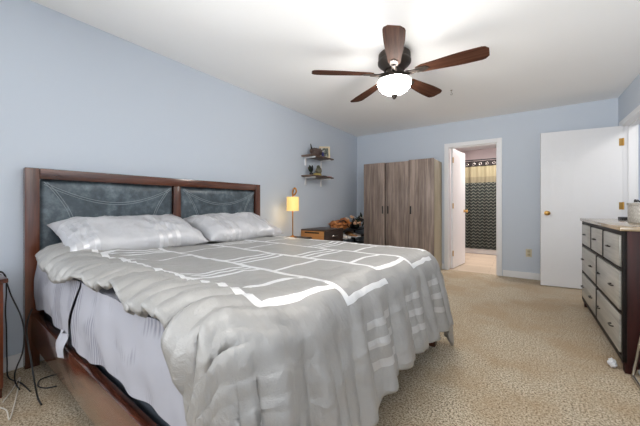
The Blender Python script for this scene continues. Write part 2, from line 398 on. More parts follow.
st = t.math('LESS_THAN', t.math('FRACT', t.math('DIVIDE', t.math('ADD', Vv, zig), .068)), .28)
chev = t.mix(st, lin((34, 38, 36)), lin((96, 98, 90)))
band = t.mix(t.math('GREATER_THAN', Vv, 1.70), lin((112, 104, 84)), lin((128, 120, 96)))
c1 = t.mix(t.math('GREATER_THAN', Vv, 1.575), chev, band)
c2 = t.mix(t.math('GREATER_THAN', Vv, 1.93), c1, lin((40, 36, 36)))
t.set(c2, .75, 0, .2); M['curtain'] = t.m
def cur(i, j):
    x = bx0+.10+i*(bx1-bx0-.2); z = .12+j*1.93
    y = 7.30+.022*math.sin(x*2*PI/.15)+.012*math.sin(x*2*PI/.37+1)
    return (x, y+(.012 if j < .5 else 0)*(1-j)*0, z)
cu = obj('shower_curtain', MB().grid(160, 24, cur), M['curtain'])
tag(cu, 'black and grey chevron shower curtain with a beige band near its top', 'curtain')
uv = cu.data.uv_layers.new(name='UVMap')
for l in cu.data.loops:
    p = cu.data.vertices[l.vertex_index].co; uv.data[l.index].uv = (p.x+3, p.z)
for k in range(12):
    x = bx0+.14+k*(bx1-bx0-.28)/11
    obj('grommet', MB().tube([(x+.026*math.cos(q*PI/8), cur((x-bx0-.1)/(bx1-bx0-.2), 1)[1]-.006, 1.985+.026*math.sin(q*PI/8)) for q in range(16)], .008, 6, True), M['chrome'], cu)

# ------------------------------------------------------------------ bed (slightly turned in the room)
PIV = Vector((-2.62, 1.48, 0)); BX = Matrix.Translation(PIV) @ Matrix.Rotation(R(-2.2), 4, 'Z') @ Matrix.Translation(-PIV)
bed = thing('bed_frame', 'dark mahogany king bed frame with two dark vinyl headboard panels', 'bed', (-2.62, 1.48, 0))
Y0, Y1 = .48, 2.48
hb = obj('headboard_post', MB().box(-2.675, -2.61, Y0, Y0+.072, 0, 1.312, .005), M['mahog_z'], bed, xf=BX)
obj('headboard_post', MB().box(-2.675, -2.61, Y1-.072, Y1, 0, 1.312, .005), M['mahog_z'], bed, xf=BX)
obj('top_rail', MB().box(-2.672, -2.607, Y0+.072, Y1-.072, 1.24, 1.312, .005), M['mahog_y'], hb, xf=BX)
obj('bottom_rail', MB().box(-2.672, -2.612, Y0+.072, Y1-.072, .28, .46, .005), M['mahog_y'], hb, xf=BX)
obj('middle_stile', MB().box(-2.672, -2.609, 1.447, 1.513, .46, 1.24, .004), M['mahog_z'], hb, xf=BX)
def panel(y0, y1, z0=.46, z1=1.24):
    def fn(i, j):
        y = y0+i*(y1-y0); z = z0+j*(z1-z0); d = min(i*(y1-y0), (1-i)*(y1-y0), j*(z1-z0), (1-j)*(z1-z0))
        return (-2.648+.030*(1-math.exp(-d/.022))+.004*noise.noise((y*6, z*6, 3)), y, z)
    m = MB().grid(56, 40, fn); return m.box(-2.668, -2.648, y0, y1, z0, z1)
def stitch(y0, y1, z0=.46, z1=1.24):
    m = MB(); X = -2.6165
    for o in (0, .016):
        m.tube([(X, y0+.02+(y1-y0-.04)*k/24, z1-.018-o-(.135)*math.sin(PI*k/24)**.9) for k in range(25)], .0022, 5)
        for s in (0, 1):
            ys = [(y0+.02+o+.16*math.sin(PI*k/24)**.9) for k in range(25)]
            if s: ys = [y0+y1-y for y in ys]
            m.tube([(X, ys[k], z1-.018-(z1-z0-.04)*k/24) for k in range(25)], .0022, 5)
    return m
for (p, q) in ((Y0+.072, 1.447), (1.513, Y1-.072)):
    pn = obj('upholstered_panel', panel(p, q), M['vinyl'], bed, xf=BX); pn['label'] = 'dark blue-grey vinyl panel'
    obj('stitching', stitch(p, q), M['stitch'], pn, xf=BX)
obj('side_rail', MB().box(-2.61, -.56, .51, .548, .165, .355, .004), M['mahog_x'], bed, xf=BX)
obj('side_rail', MB().box(-2.61, -.56, 2.412, 2.45, .165, .355, .004), M['mahog_x'], bed, xf=BX)
obj('foot_rail', MB().box(-.598, -.56, .548, 2.412, .165, .355, .004), M['mahog_y'], bed, xf=BX)
for y in (.52, 2.38): obj('leg', MB().box(-.64, -.575, y, y+.06, 0, .165, .004), M['mahog_z'], bed, xf=BX)
obj('slat_support', MB().box(-2.60, -.61, .56, 2.40, .17, .215), M['dark'], bed, xf=BX)
bs = obj('box_spring', MB().box(-2.585, -.625, .565, 2.40, .218, .44, .02, 3), M['boxspring'], xf=BX, origin=(-1.6, 1.45, .218))
tag(bs, 'dark grey box spring showing between mattress and side rail', 'box spring')
mt = thing('mattress', 'king mattress in a pale grey patterned fitted sheet under the comforter', 'mattress', (-1.6, 1.45, .442))
obj('mattress_core', MB().box(-2.585, -.635, .545, 2.42, .442, .695, .03, 3), M['mattresscore'], mt, xf=BX)
def sheet_mb():
    m = MB()
    def hem(x): return .405+.018*math.sin(x*5.2+.6)+.012*math.sin(x*13)
    def edgeY(x, j):
        return .536-.016*math.sin(PI*min(1, j*1.1))+.0035*math.sin(x*31+j*4)+.006*noise.noise((x*7, j*3, 1))-.012*(1-j)**3
    def fa(i, j):
        z1 = .70; x1 = -1.80+.10*j; x = -2.58+i*(x1+2.58); z = hem(x)-.03*(1-j)*sm(.9, 1, i)+j*(z1-hem(x)); return (x, edgeY(x, j)-.012*sm(.9, 1, i)*(1-j), z)
    def fb(i, j):
        z1 = .70; x0 = -1.740+.062*j; x = x0+i*(-.62-x0); z = hem(x)+j*(z1-hem(x))
        return (x, edgeY(x, j)-.01*(1-sm(0, .05, i))*(1-j), z)
    m.grid(50, 14, fa); m.grid(90, 14, fb)
    def foot(i, j):
        y = .536+i*1.89; return (-.62+.012*math.sin(PI*j), y, .41+j*.29)
    m.grid(30, 8, foot)
    def far(i, j): return (-2.58+i*1.96, 2.428+.008*math.sin(PI*j), .41+j*.29)
    m.grid(30, 6, far)
    m.grid(20, 20, lambda i, j: (-2.58+i*1.96, .536+j*1.892, .70))
    return m
obj('fitted_sheet', sheet_mb(), M['sheet'], mt, xf=BX)
def flap(i, j):
    z = .43-.10*i; x = -1.905+.12*j+.03*i; return (x, .512-.025*sm(0, .6, i)+.008*math.sin(j*9), z)
fl = obj('sheet_corner', MB().grid(10, 10, flap), M['sheetplain'], mt, xf=BX)

# comforter
CX1, CY0, CY1, CH = -.68, .615, 2.29, -2.40; CR = .14; ZT = .722
def prof(L, phi=R(79), rr=CR):
    if L < rr*phi: return rr*math.sin(L/rr), rr*(1-math.cos(L/rr))
    e = L-rr*phi; return rr*math.sin(phi)+e*math.cos(phi), rr*(1-math.cos(phi))+e*math.sin(phi)
def comf(a, b):
    """cloth coordinates (a along the bed, b across) -> place on the bed"""
    px = min(a, CX1); py = min(max(b, CY0), CY1); da = a-px; db = b-py; L = math.hypot(da, db)
    top = 1-sm(.0, .14, L)
    nz = noise.fractal(Vector((a*2.1, b*2.1, 0)), 1, 2, 4)
    edge = sm(1.25, .55, b) if b < 1.3 else 0
    rid = 1-abs(noise.noise(Vector((a*11-b*3.5, b*1.5, 5))))*2
    rid2 = 1-abs(noise.noise(Vector((a*21-b*6, b*3, 9))))*2
    rid3 = 1-abs(noise.noise(Vector((a*4.5+b*2.5, b*5-a*1.2, 15))))*2
    z = ZT+.020*nz*(.45+.55*edge)+sm(.92, .58, b)*(.026*rid+.013*rid2)+.009*rid3-.008
    long_ = noise.noise(Vector((a*1.5, b*6.5, 2)))
    z += .008*long_
    z += .02*sm(-1.9, -2.25, a)*sm(1.7, 1.0, b)+.022*edge
    zf = .718
    if z < zf+.012: z = zf+.012*math.exp((z-zf-.012)/.012)
    if L < 1e-6: return Vector((px, py, z))
    dx, dy = da/L, db/L
    near = max(0, -dy)
    h, d = prof(L, R(79+10*near), CR-.04*near)
    # folds of the hanging part
    foot = abs(dx); s = b*foot*1.0+(math.atan2(dy, dx)*.33)
    wv = sm(.06, .36, L)
    f = math.sin(s*2*PI/.21+1.3*noise.noise(Vector((s*3, L*1.2, 7)))*2)+.42*math.sin(s*2*PI/.093+1+2*noise.noise(Vector((s*4, L*2, 3))))
    h += wv*.0185*f*((1-near)**3 if db < 0 else 1)+.012*noise.noise(Vector((s*5, L*4, 1)))*sm(0, .1, L)
    if db < 0 and da <= 0:
        h += (.012*rid+.008*rid2)*sm(0, .08, L)
    return Vector((px+dx*h, py+dy*h, z*1-d))
def near_over(a):
    return .092+.05*sm(-1.55, -2.0, a)+.010*math.sin(a*6)+.012*math.sin(a*17+1)+.27*sm(-.80, -.53, a)-.02*sm(-1.9, -2.2, a)
NA, NB = 190, 190
vs_, uv_ = [], []
for i in range(NA+1):
    fa_ = i/NA
    for j in range(NB+1):
        fb_ = j/NB
        lf = .555+.025*math.sin(fb_*9+.5)+.09*sm(.45, .1, fb_)+.07*sm(.86, 1, fb_)
        a = CH+fa_*(CX1+lf-CH)
        # far side overhang
        b0 = CY0-near_over(min(a, -.56)); b1 = CY1+.50
        b = b0+fb_*(b1-b0)
        vs_.append(BX @ comf(a, b)); uv_.append((a+3.0, b))
m = MB(); m.v = [tuple(v) for v in vs_]
m.f = [(i*(NB+1)+j, (i+1)*(NB+1)+j, (i+1)*(NB+1)+j+1, i*(NB+1)+j+1) for i in range(NA) for j in range(NB)]
cf = obj('comforter', m, M['comforter'], origin=(-1.5, 1.4, .70), angle=R(120))
uvl = cf.data.uv_layers.new(name='UVMap')
for l in cf.data.loops: uvl.data[l.index].uv = uv_[l.vertex_index]
sd = cf.modifiers.new('thickness', 'SOLIDIFY'); sd.thickness = .022; sd.offset = 1 if cf.data.polygons[len(cf.data.polygons)//3].normal.z > 0 else -1
tag(cf, 'silvery grey comforter with a white block line pattern draped over the bed', 'comforter')

# pillows
def pillow(cy, seed, hw=.475, hh=.25, th=.090, sag=0):
    m = MB(); n = 44
    tilt = R(19); cx, cz = -2.35, .852
    rot = Matrix.Rotation(tilt, 4, 'Y')
    def side(sg):
        def fn(i, j):
            u, v = 2*i-1, 2*j-1
            e = max(0, (1-u**4))**.55*max(0, (1-v**4))**.55
            pin = 1-.05*(1-u*u)*0-.06*(1-abs(u))*(v*v)-.0
            x = v*hh*(1-.05*(1-u*u)); y = u*hw*(1-.05*(1-v*v))
            z = sg*th*e*(1 if sg > 0 else .75)
            p = Vector((x*1.0, y, z))
            k = noise.fractal(Vector((x*5+seed, y*4, sg)), 1, 2, 4)
            rd = (1-abs(noise.noise(Vector((x*6+y*5+seed, y*7, 2+sg))))*2)
            p.z += (.022*k+.020*rd*(.4+.6*abs(u)))*(e**.5)*sg
            q = rot @ p
            q.z -= sag*u
            return q+Vector((cx, cy, cz))
        return fn
    nb = len(m.v); m.grid(n, n, side(1)); m.grid(n, n, side(-1))
    return m
for cy, sd_, lab in ((1.035, 3, 'nearer crumpled white-grey pillow leaning on the left headboard panel'), (1.93, 11, 'farther smooth grey pillow leaning on the right headboard panel')):
    m = pillow(cy, sd_, .455 if cy < 1.4 else .435)
    o = obj('pillow', m, M['sham'], origin=(-2.34, cy, .8), xf=BX, angle=R(150))
    bm = bmesh.new(); bm.from_mesh(o.data); bmesh.ops.remove_doubles(bm, verts=bm.verts, dist=.0008); bmesh.ops.recalc_face_normals(bm, faces=bm.faces); bm.to_mesh(o.data); bm.free()
    ul = o.data.uv_layers.new(name='UVMap')
    for l in o.data.loops:
        p = o.data.vertices[l.vertex_index].co; ul.data[l.index].uv = (p.y+1.07+cy*.37, p.x+.95)
    tag(o, lab, 'pillow', 'pillows on the bed')

# ------------------------------------------------------------------ wardrobe
wx0, wx1, wy0, wy1, wh = -2.31, -1.12, 4.71, 5.222, 1.80
wd = thing('wardrobe', 'grey-brown wood wardrobe with three tall doors against the back wall', 'wardrobe', ((wx0+wx1)/2, (wy0+wy1)/2, 0))
ca = obj('carcass', MB().box(wx0, wx0+.018, wy0+.022, wy1, 0, wh-.012).box(wx0+.018, wx1-.018, wy0+.022, wy1, 0, .07).box(wx0+.018, wx1-.018, wy0+.03, wy1, wh-.03, wh-.012).box(wx0+.018, wx1-.018, wy1-.012, wy1, .07, wh-.03)
         .box(wx0+.38, wx0+.40, wy0+.05, wy1-.012, .07, wh-.03).box(wx0+.79, wx0+.81, wy0+.05, wy1-.012, .07, wh-.03), M['wardrobe'], wd, False)
sp_ = obj('side_panel', MB().box(wx1-.018, wx1, wy0+.022, wy1, 0, wh-.012), M['wardrobeside'], wd, False); sp_['label'] = 'tan side panel, colour lightened as if lit'
dw = (wx1-wx0)/3
for k in range(3):
    x0 = wx0+k*dw; ya = wy0 if k != 1 else wy0+.006
    if k == 1: x0 += .012
    x1 = wx0+(k+1)*dw-.004-(.006 if k == 0 else 0)
    d = obj('door', MB().box(x0, x1, ya-.001, ya+.020, .045, wh-(0 if k == 2 else .012 if k == 1 else .006), .002), M['wardrobe'], wd)
    hx = {0: x1-.035, 1: x0+.035, 2: x0+.035}[k]
    obj('handle', MB().box(hx-.011, hx+.011, ya-.012, ya-.001, .93, 1.06, .005), M['dark'], d)

# ------------------------------------------------------------------ dresser (right)
dx0, dx1, dy0, dy1, dh = .52, .985, 2.62, 4.17, .93
dr = thing('dresser', 'long seven-drawer dark wood dresser along the right wall', 'dresser', ((dx0+dx1)/2, (dy0+dy1)/2, 0))
obj('dresser_top', MB().box(dx0-.015, dx1, dy0-.015, dy1+.015, dh-.028, dh, .004), M['dressertop'], dr)
bd = obj('body', MB().box(dx0+.02, dx1-.005, dy1-.025, dy1, .10, dh-.028).box(dx1-.02, dx1-.005, dy0+.025, dy1-.025, .10, dh-.028).box(dx0+.02, dx1-.02, dy0+.025, dy1-.025, .10, .13), M['espresso'], dr, False)
ep = obj('end_panel', MB().box(dx0+.02, dx1-.005, dy0, dy0+.025, .06, dh-.028, .003), M['espresso'], dr)
ep['label'] = 'dark red-brown end panel'
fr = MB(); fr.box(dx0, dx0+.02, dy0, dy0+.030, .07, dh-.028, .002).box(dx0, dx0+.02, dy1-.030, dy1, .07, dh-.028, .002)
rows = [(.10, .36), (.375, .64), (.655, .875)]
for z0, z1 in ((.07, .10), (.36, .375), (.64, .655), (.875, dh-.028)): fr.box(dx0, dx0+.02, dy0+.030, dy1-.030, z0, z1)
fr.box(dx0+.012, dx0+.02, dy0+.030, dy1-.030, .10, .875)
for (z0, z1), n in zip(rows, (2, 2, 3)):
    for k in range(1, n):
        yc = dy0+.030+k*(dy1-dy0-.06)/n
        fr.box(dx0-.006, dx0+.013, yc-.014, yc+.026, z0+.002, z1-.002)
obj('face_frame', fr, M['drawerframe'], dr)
for ri, (z0, z1) in enumerate(rows):
    n = 3 if ri == 2 else 2
    L_ = dy1-dy0-.06; ww = L_/n
    for k in range(n):
        a0 = dy0+.030+k*ww+.028; a1 = dy0+.030+(k+1)*ww-.016
        dw_ = obj('drawer', MB().box(dx0-.005, dx0+.011, a0, a1, z0+.010, z1-.006, .005), M['drawerface'], dr)
        cs = [(a0+a1)/2] if n == 3 else [a0+.2*(a1-a0), a0+.8*(a1-a0)]
        zc = (z0+z1)/2+.01
        for c_ in cs:
            obj('handle', MB().tube([(dx0-.011, c_-.032, zc), (dx0-.024, c_-.03, zc), (dx0-.028, c_-.022, zc), (dx0-.028, c_+.022, zc), (dx0-.024, c_+.03, zc), (dx0-.011, c_+.032, zc)], .0048, 8), M['dark'] if ri > 0 else M['dark'], dw_)
for x in (dx0+.005, dx1-.07):
    for y in (dy0+.002, dy1-.062):
        obj('leg', MB().prism([(0.008, 0.008), (.052, .008), (.052, .052), (.008, .052)], 0, .08, Matrix.Translation((x, y, 0))).box(x, x+.06, y, y+.06, .05, .10, .004), M['espresso'], dr)

# things on the dresser
t = NT('woven_pattern'); v = t.coord(); vo = t.n('ShaderNodeTexVoronoi'); vo.inputs['Scale'].default_value = 70; t.put(vo.inputs['Vector'], v)
t.set(t.ramp(vo.outputs[0], [(.15, lin((222, 218, 210))), (.6, lin((186, 182, 174)))]), .8); t.bump(vo.outputs[0], .4, .003); M['woven'] = t.m
bk = thing('storage_box', 'pale speckled storage box standing on the dresser', 'box', (.83, 3.24, dh))
obj('body', MB().box(.70, .955, 3.09, 3.39, dh+.001, dh+.135, .006), M['woven'], bk)
obj('lid', MB().box(.695, .96, 3.085, 3.395, dh+.135, dh+.155, .005), M['woven'], bk)
tag(obj('flat_case', MB().box(.76, .93, 3.86, 4.00, dh+.001, dh+.026, .004), M['black'], origin=(.84, 3.93, dh)), 'small flat black case lying at the far end of the dresser top', 'case')
tag(obj('glass_jar', MB().lathe([(.03, 0), (.034, .01), (.034, .07), (.026, .085), (.026, .1), (.0, .1)], (.80, 3.17, dh+.156), 18), M['chrome'], origin=(.80, 3.17, dh+.156)), 'small grey metal jar on top of the pale speckled box', 'jar')
tag(obj('sunglasses', MB().tube(spline([(.73, 3.33, dh+.163), (.725, 3.30, dh+.178), (.727, 3.27, dh+.163), (.725, 3.25, dh+.174), (.728, 3.21, dh+.163)], 6), .006, 6), M['black'], origin=(.727, 3.27, dh+.156)), 'black thin-framed object lying on the pale speckled box', 'accessory')
# crumpled white bag on the floor
tag(obj('plastic_bag', MB().blob((.485, 2.69, .026),   .020, .034, .026, 4, .35, 2.2), plain('white_film', (228, 230, 234), .4), origin=(.485, 2.69, 0)), 'small crumpled white bag on the carpet at the dresser corner', 'bag')
# standing mirror
mi = thing('standing_mirror', 'silver framed mirror standing on the carpet beside the dresser', 'mirror', (.56, 2.34, 0))
lean = math.atan2(.045, .33)
MX = Matrix.Translation((.548, 0, 0)) @ Matrix.Rotation(lean, 4, 'Y')
fw, mh, ya, yb = .022, 1.05, 2.08, 2.595
obj('frame', MB().box(0, .022, ya, ya+fw, .004, mh, .004, xf=MX).box(0, .022, yb-fw, yb, .004, mh, .004, xf=MX).box(0, .022, ya+fw, yb-fw, .004, .004+fw, .004, xf=MX).box(0, .022, ya+fw, yb-fw, mh-fw, mh, .004, xf=MX), M['chrome'], mi)
gm = NT('mirror_glass').set((.82, .84, .85, 1), .02, 1).m
obj('mirror_glass', MB().box(.006, .012, ya+fw, yb-fw, .026, mh-fw, xf=MX), gm, mi)
obj('back_board', MB().box(.0125, .018, ya+fw, yb-fw, .026, mh-fw, xf=MX), M['black'], mi)
obj('support_leg', MB().box(-.01, .01, 2.31, 2.36, .0, .92, xf=Matrix.Translation((.93, 0, 0.002)) @ Matrix.Rotation(R(-14), 4, 'Y')), M['black'], mi)

# ------------------------------------------------------------------ ceiling fan
FC = Vector((-.955, 2.565, 0))
fan = thing('ceiling_fan', 'dark bronze ceiling fan with five walnut blades and a white bowl light', 'ceiling fan', (FC.x, FC.y, ZC))
fp = lambda pr, mt_, nm, par=fan, n=36: obj(nm, MB().lathe(pr, (FC.x, FC.y, 0), n), mt_, par)
hs = fp([(.0, 2.44), (.125, 2.44), (.14, 2.425), (.142, 2.395), (.138, 2.375), (.146, 2.365), (.146, 2.345), (.13, 2.325), (.105, 2.305), (.09, 2.285), (.0, 2.285)], M['bronze'], 'motor_housing')
fp([(.0, 2.285), (.075, 2.285), (.082, 2.265), (.088, 2.245), (.07, 2.225), (.062, 2.205), (.0, 2.205)], M['bronze'], 'blade_hub')
ft = fp([(.0, 2.215), (.055, 2.215), (.07, 2.21), (.12, 2.20), (.142, 2.192), (.142, 2.187), (.0, 2.187)], M['bronze'], 'light_fitter')
obj('glass_bowl', MB().lathe([(.136, 2.188), (.146, 2.182), (.148, 2.165), (.138, 2.132), (.112, 2.100), (.075, 2.078), (.035, 2.066), (.02, 2.064)], (FC.x, FC.y, 0), 40, caps=False), M['glass'], fan)
fp([(.0, 2.066), (.028, 2.064), (.032, 2.054), (.022, 2.046), (.016, 2.034), (.008, 2.024), (.0, 2.022)], M['bronze'], 'finial')
zb = 2.245
cy_, sy_ = math.cos(TH), math.sin(TH)
def blade_mb():
    r0, r1 = .19, .745; n = 22; up = []
    for k in range(n+1):
        s = k/n; x = r0+s*(r1-r0)
        wd_ = .050+.028*sm(0, .75, s)
        wd_ *= math.sqrt(max(0, 1-max(0, (s-.90)/.115)**2.4)) if s > .9 else 1
        wd_ *= (.55+.45*sm(-.02, .10, s))
        up.append((x, wd_))
    poly = [(x, y) for x, y in up]+[(x, -y) for x, y in reversed(up)]
    return MB().prism(poly, -.004, .004, bev=.0015)
def iron_mb():
    m = MB(); m.prism([(.20, .035), (.275, .030), (.30, .0), (.275, -.030), (.20, -.035), (.175, 0)], -.010, -.0045, bev=.001)
    m.tube(spline([(.065, 0, .008), (.10, .012, .0), (.14, .014, -.012), (.18, .004, -.012), (.22, 0, -.009)], 5), [.013]*21, 8)
    m.tube(spline([(.065, 0, .0), (.11, -.016, -.008), (.15, -.016, -.014), (.20, -.01, -.009)], 5), .008, 8)
    for p in ((.215, .018), (.215, -.018), (.27, 0)): m.lathe([(.006, -.0135), (.006, -.010)], (p[0], p[1], 0), 8)
    return m
bmesh0 = blade_mb(); iron0 = iron_mb()
b0_ = i0_ = None
for k in range(5):
    az = R(255.6+72*k)+TH
    if b0_ is None:
        b0_ = obj('blade', bmesh0, M['blade']); i0_ = obj('blade_iron', iron0, M['bronze']); bl_, ir_ = b0_, i0_
    else:
        bl_ = b0_.copy(); ir_ = i0_.copy(); C.objects.link(bl_); C.objects.link(ir_)
    bl_.parent = fan; bl_.location = (0, 0, zb-ZC); bl_.rotation_euler = (R(-12), 0, az)
    ir_.parent = bl_
# hook in the ceiling
hk = obj('ceiling_hook', MB().lathe([(.012, 0), (.012, -.005), (.004, -.008)], (-.70, 3.77, ZC), 12).tube(spline([(-.70, 3.77, ZC-.006), (-.70, 3.77, ZC-.03), (-.688, 3.77, ZC-.045), (-.70, 3.77, ZC-.058), (-.712, 3.77, ZC-.045)], 6), .0028, 6), M['chrome'], origin=(-.70, 3.77, ZC))
tag(hk, 'small metal hook screwed into the ceiling beyond the fan', 'hook')

# ------------------------------------------------------------------ outlet
ou = thing('wall_outlet', 'beige double wall outlet low on the back wall', 'outlet', (.07, YB, .377))
obj('cover_plate', MB().box(.035, .108, YB-.007, YB-.0005, .32, .435, .003), M['plasticbeige'], ou)
for z in (.353, .40): obj('socket', MB().box(.055, .088, YB-.010, YB-.007, z-.016, z+.016, .002), plain('socket_face', (176, 166, 138), .5), ou)

# ------------------------------------------------------------------ far side: lamp, table, nightstand, rack
st_ = thing('side_table', 'small dark side table under the gold lamp beyond the bed', 'table', (-2.52, 2.98, 0))
obj('table_top', MB().box(-2.69, -2.34, 2.80, 3.20, .615, .64, .004), M['brown'], st_)
for x in (-2.68, -2.385):
    for y in (2.81, 3.155): obj('leg', MB().box(x, x+.035, y, y+.035, 0, .615, .003), M['brown'], st_)
lp = thing('table_lamp', 'slim gold lamp with a glowing cream shade beyond the bed', 'lamp', (-2.5, 2.99, .64))
LX, LY = -2.5, 2.99
obj('base', MB().lathe([(.0, .641), (.055, .641), (.055, .65), (.03, .66), (.012, .675), (.0, .675)], (LX, LY, 0), 20), M['gold'], lp)
obj('pole', MB().tube([(LX, LY, .66), (LX, LY, 1.24)], .0075, 8), M['gold'], lp)
obj('hook', MB().tube(spline([(LX, LY, 1.20), (LX, LY, 1.25), (LX+.012, LY+.010, 1.29), (LX+.03, LY+.022, 1.29), (LX+.036, LY+.028, 1.25), (LX+.022, LY+.016, 1.215), (LX+.004, LY+.002, 1.20)], 6), .011, 8), M['gold'], lp)
t = NT('lamp_shade_cloth'); f = t.noise(t.coord('Object', (60, 60, 6)), 1, 2)
t.set(t.mix(f, lin((246, 212, 132)), lin((252, 226, 160))), .8); t.b.inputs['Emission Color'].default_value = lin((255, 206, 110)); t.b.inputs['Emission Strength'].default_value = .45
M['shade'] = t.m
obj('lamp_shade', MB().lathe([(.078, .995), (.080, .995), (.080, 1.18), (.078, 1.18)], (LX, LY, 0), 28).lathe([(.0, 1.172), (.079, 1.172), (.079, 1.175), (.0, 1.175)], (LX, LY, 0), 28), M['shade'], lp)
pl = bpy.data.lights.new('lamp_bulb', 'POINT'); pl.energy = 1.3; pl.color = (1, .74, .42); pl.shadow_soft_size = .03
po = bpy.data.objects.new('lamp_bulb', pl); C.objects.link(po); po.location = (LX, LY, .96)

ns = thing('nightstand', 'tan sided nightstand with a dark drawer front beyond the bed', 'nightstand', (-2.49, 3.67, 0))
nx0, nx1, ny0, ny1 = -2.70, -2.275, 3.42, 3.925
bdy = obj('body', MB().box(nx0, nx1-.02, ny0, ny1, .04, .70, .003), M['tan'], ns); bdy['label'] = 'tan wood sides'
obj('top_board', MB().box(nx0, nx1, ny0, ny1, .70, .72, .003), M['brown'], ns)
obj('side_slot', MB().box(nx0+.07, nx1-.10, ny0-.002, ny0+.002, .665, .685), M['black'], ns)
for z0, z1 in ((.52, .697), (.29, .51), (.06, .28)):
    d = obj('drawer', MB().box(nx1-.02, nx1, ny0+.002, ny1-.002, z0, z1, .003), M['brown'], ns)
    zc = z1-.07; obj('handle', MB().tube(spline([(nx1, 3.60, zc), (nx1+.022, 3.61, zc), (nx1+.026, 3.67, zc), (nx1+.022, 3.73, zc), (nx1, 3.74, zc)], 4), .009, 8), M['chrome'], d)
for x in (nx0+.02, nx1-.07):
    for y in (ny0+.02, ny1-.06): obj('foot', MB().box(x, x+.04, y, y+.04, 0, .04), M['brown'], ns)

rk = thing('storage_rack', 'black metal rack between the nightstand and the wardrobe', 'rack', (-2.52, 4.5, 0))
rx0, rx1, ry0, ry1 = -2.70, -2.36, 3.96, 5.10
for x in (rx0+.01, rx1-.01):
    for y in (ry0+.01, ry1-.01): obj('post', MB().box(x-.01, x+.01, y-.01, y+.01, 0, .66), M['black'], rk)
for z in (.10, .36, .515, .64):
    obj('rack_shelf', MB().box(rx0, rx1, ry0, ry1, z, z+.015), M['black'], rk)
t = NT('tan_leather'); f = t.noise(t.coord(), 9, 4, .6); t.set(t.ramp(f, [(.35, lin((96, 50, 24))), (.5, lin((168, 100, 50))), (.66, lin((206, 146, 88)))]), .45); t.bump(f, .4, .01); M['tanleather'] = t.m
bag = thing('leather_bag', 'lumpy orange-brown bag lying on the black rack', 'bag', (-2.52, 4.22, .656))
obj('bag_body', MB().blob((-2.52, 4.17, .752), .12, .19, .075, 4, .28, 2.4), M['tanleather'], bag)
obj('bag_flap', MB().blob((-2.50, 4.36, .765), .10, .10, .08, 4, .4, 2.6), M['tanleather'], bag)
obj('strap', MB().tube(spline([(-2.45, 4.06, .79), (-2.42, 4.16, .825), (-2.43, 4.26, .80), (-2.41, 4.33, .72), (-2.42, 4.40, .685)], 6), .010, 6), M['dark'], bag)
# flower arrangement
fl_ = thing('flower_arrangement', 'bunch of peach and cream flowers with dark leaves on the black rack', 'flowers', (-2.5, 4.72, .656))
cols = [plain('petal_peach', (222, 176, 140), .7), plain('petal_cream', (226, 208, 188), .7), plain('petal_dark', (34, 28, 32), .7)]
leafm = plain('dark_leaf', (40, 54, 40), .5, var=.3); leafk = plain('black_leaf', (24, 24, 26), .5)
obj('vase', MB().lathe([(.0, .656), (.07, .656), (.09, .69), (.09, .72), (.06, .74), (.0, .74)], (-2.5, 4.72, 0), 18), M['black'], fl_)
rng = random.Random(4)
def flower(c, r, rot):
    m = MB().blob(c, r*.45, r*.45, r*.4, 2, .1)
    for ring, (n, rr, tl) in enumerate(((5, .55, .9), (7, .85, .45))):
        for k in range(n):
            a = 2*PI*k/n+ring*.3; d = Vector((math.cos(a), math.sin(a), tl)).normalized()
            m.blob(Vector(c)+(rot @ (d*r*rr*.75)), r*.34, r*.34, r*.16, 2, .1, xf=rot.to_4x4() @ d.to_track_quat('Z', 'Y').to_matrix().to_4x4() @ Matrix.Rotation(.6, 4, 'Y'))
    return m
from mathutils import Euler
for k in range(15):
    y = 4.46+.46*rng.random(); x = -2.44+.10*rng.random()-.1*(k % 2); z = .72+.14*rng.random()
    obj('flower', flower((x, y, z), .040+.016*rng.random(), Euler((rng.uniform(-.6, .6), rng.uniform(.3, 1.2), 0)).to_matrix()), cols[(0, 1, 2, 0, 2)[k % 5]], fl_)
def leaf(c, L, w_, rot):
    return MB().prism([(0, 0), (L*.25, w_*.42), (L*.5, w_*.5), (L*.8, w_*.28), (L, 0), (L*.8, -w_*.28), (L*.5, -w_*.5), (L*.25, -w_*.42)], -.0015, .0015, Matrix.Translation(c) @ rot.to_4x4())
for k in range(26):
    y = 4.44+.48*rng.random(); x = -2.46+.12*rng.random(); z = .68+.16*rng.random()
    obj('leaf', leaf((x, y, z), .08+.04*rng.random(), .05, Euler((rng.uniform(-1, 1), rng.uniform(-1.3, .1), rng.uniform(-3, 3))).to_matrix()), leafm if k % 3 else leafk, fl_)
def shoe(y, mat, lab, x=-2.42, s=1.0, zz=.531):
    m = MB()
    def fn(i, j):
        a = 2*PI*j; l = i
        w_ = .040*(math.sin(PI*min(1, max(0, .06+.9*l)))**.4)*(1 if l < .97 else .6)
        h = (.085-.05*sm(.3, .75, l))*(math.sin(PI*(.12+.80*l))**.35)
        return (x-.13+l*.25, y+w_*math.cos(a), zz+.008+max(0, h*(.5+.5*math.sin(a))))
    m.grid(14, 12, fn)
    r = thing('shoe', lab, 'shoe', (x, y, zz), 'shoes on the black rack')
    obj('upper', m, mat, r); obj('sole', MB().prism([(-.13, -.03), (0, -.032), (.07, -.040), (.11, -.028), (.122, 0), (.11, .028), (.07, .040), (0, .032), (-.13, .03)], 0, .012, Matrix.Translation((x, y, zz)), .002), M['white'], r)
shoe(4.10, plain('cream_suede', (214, 202, 188), .8), 'cream shoe on the rack, nearest the nightstand')
shoe(4.22, plain('white_canvas', (226, 222, 216), .8), 'whitish shoe on the rack beside the cream one')
shoe(4.45, plain('tan_suede', (176, 128, 84), .8), 'tan shoe on the rack, closer to the wardrobe')
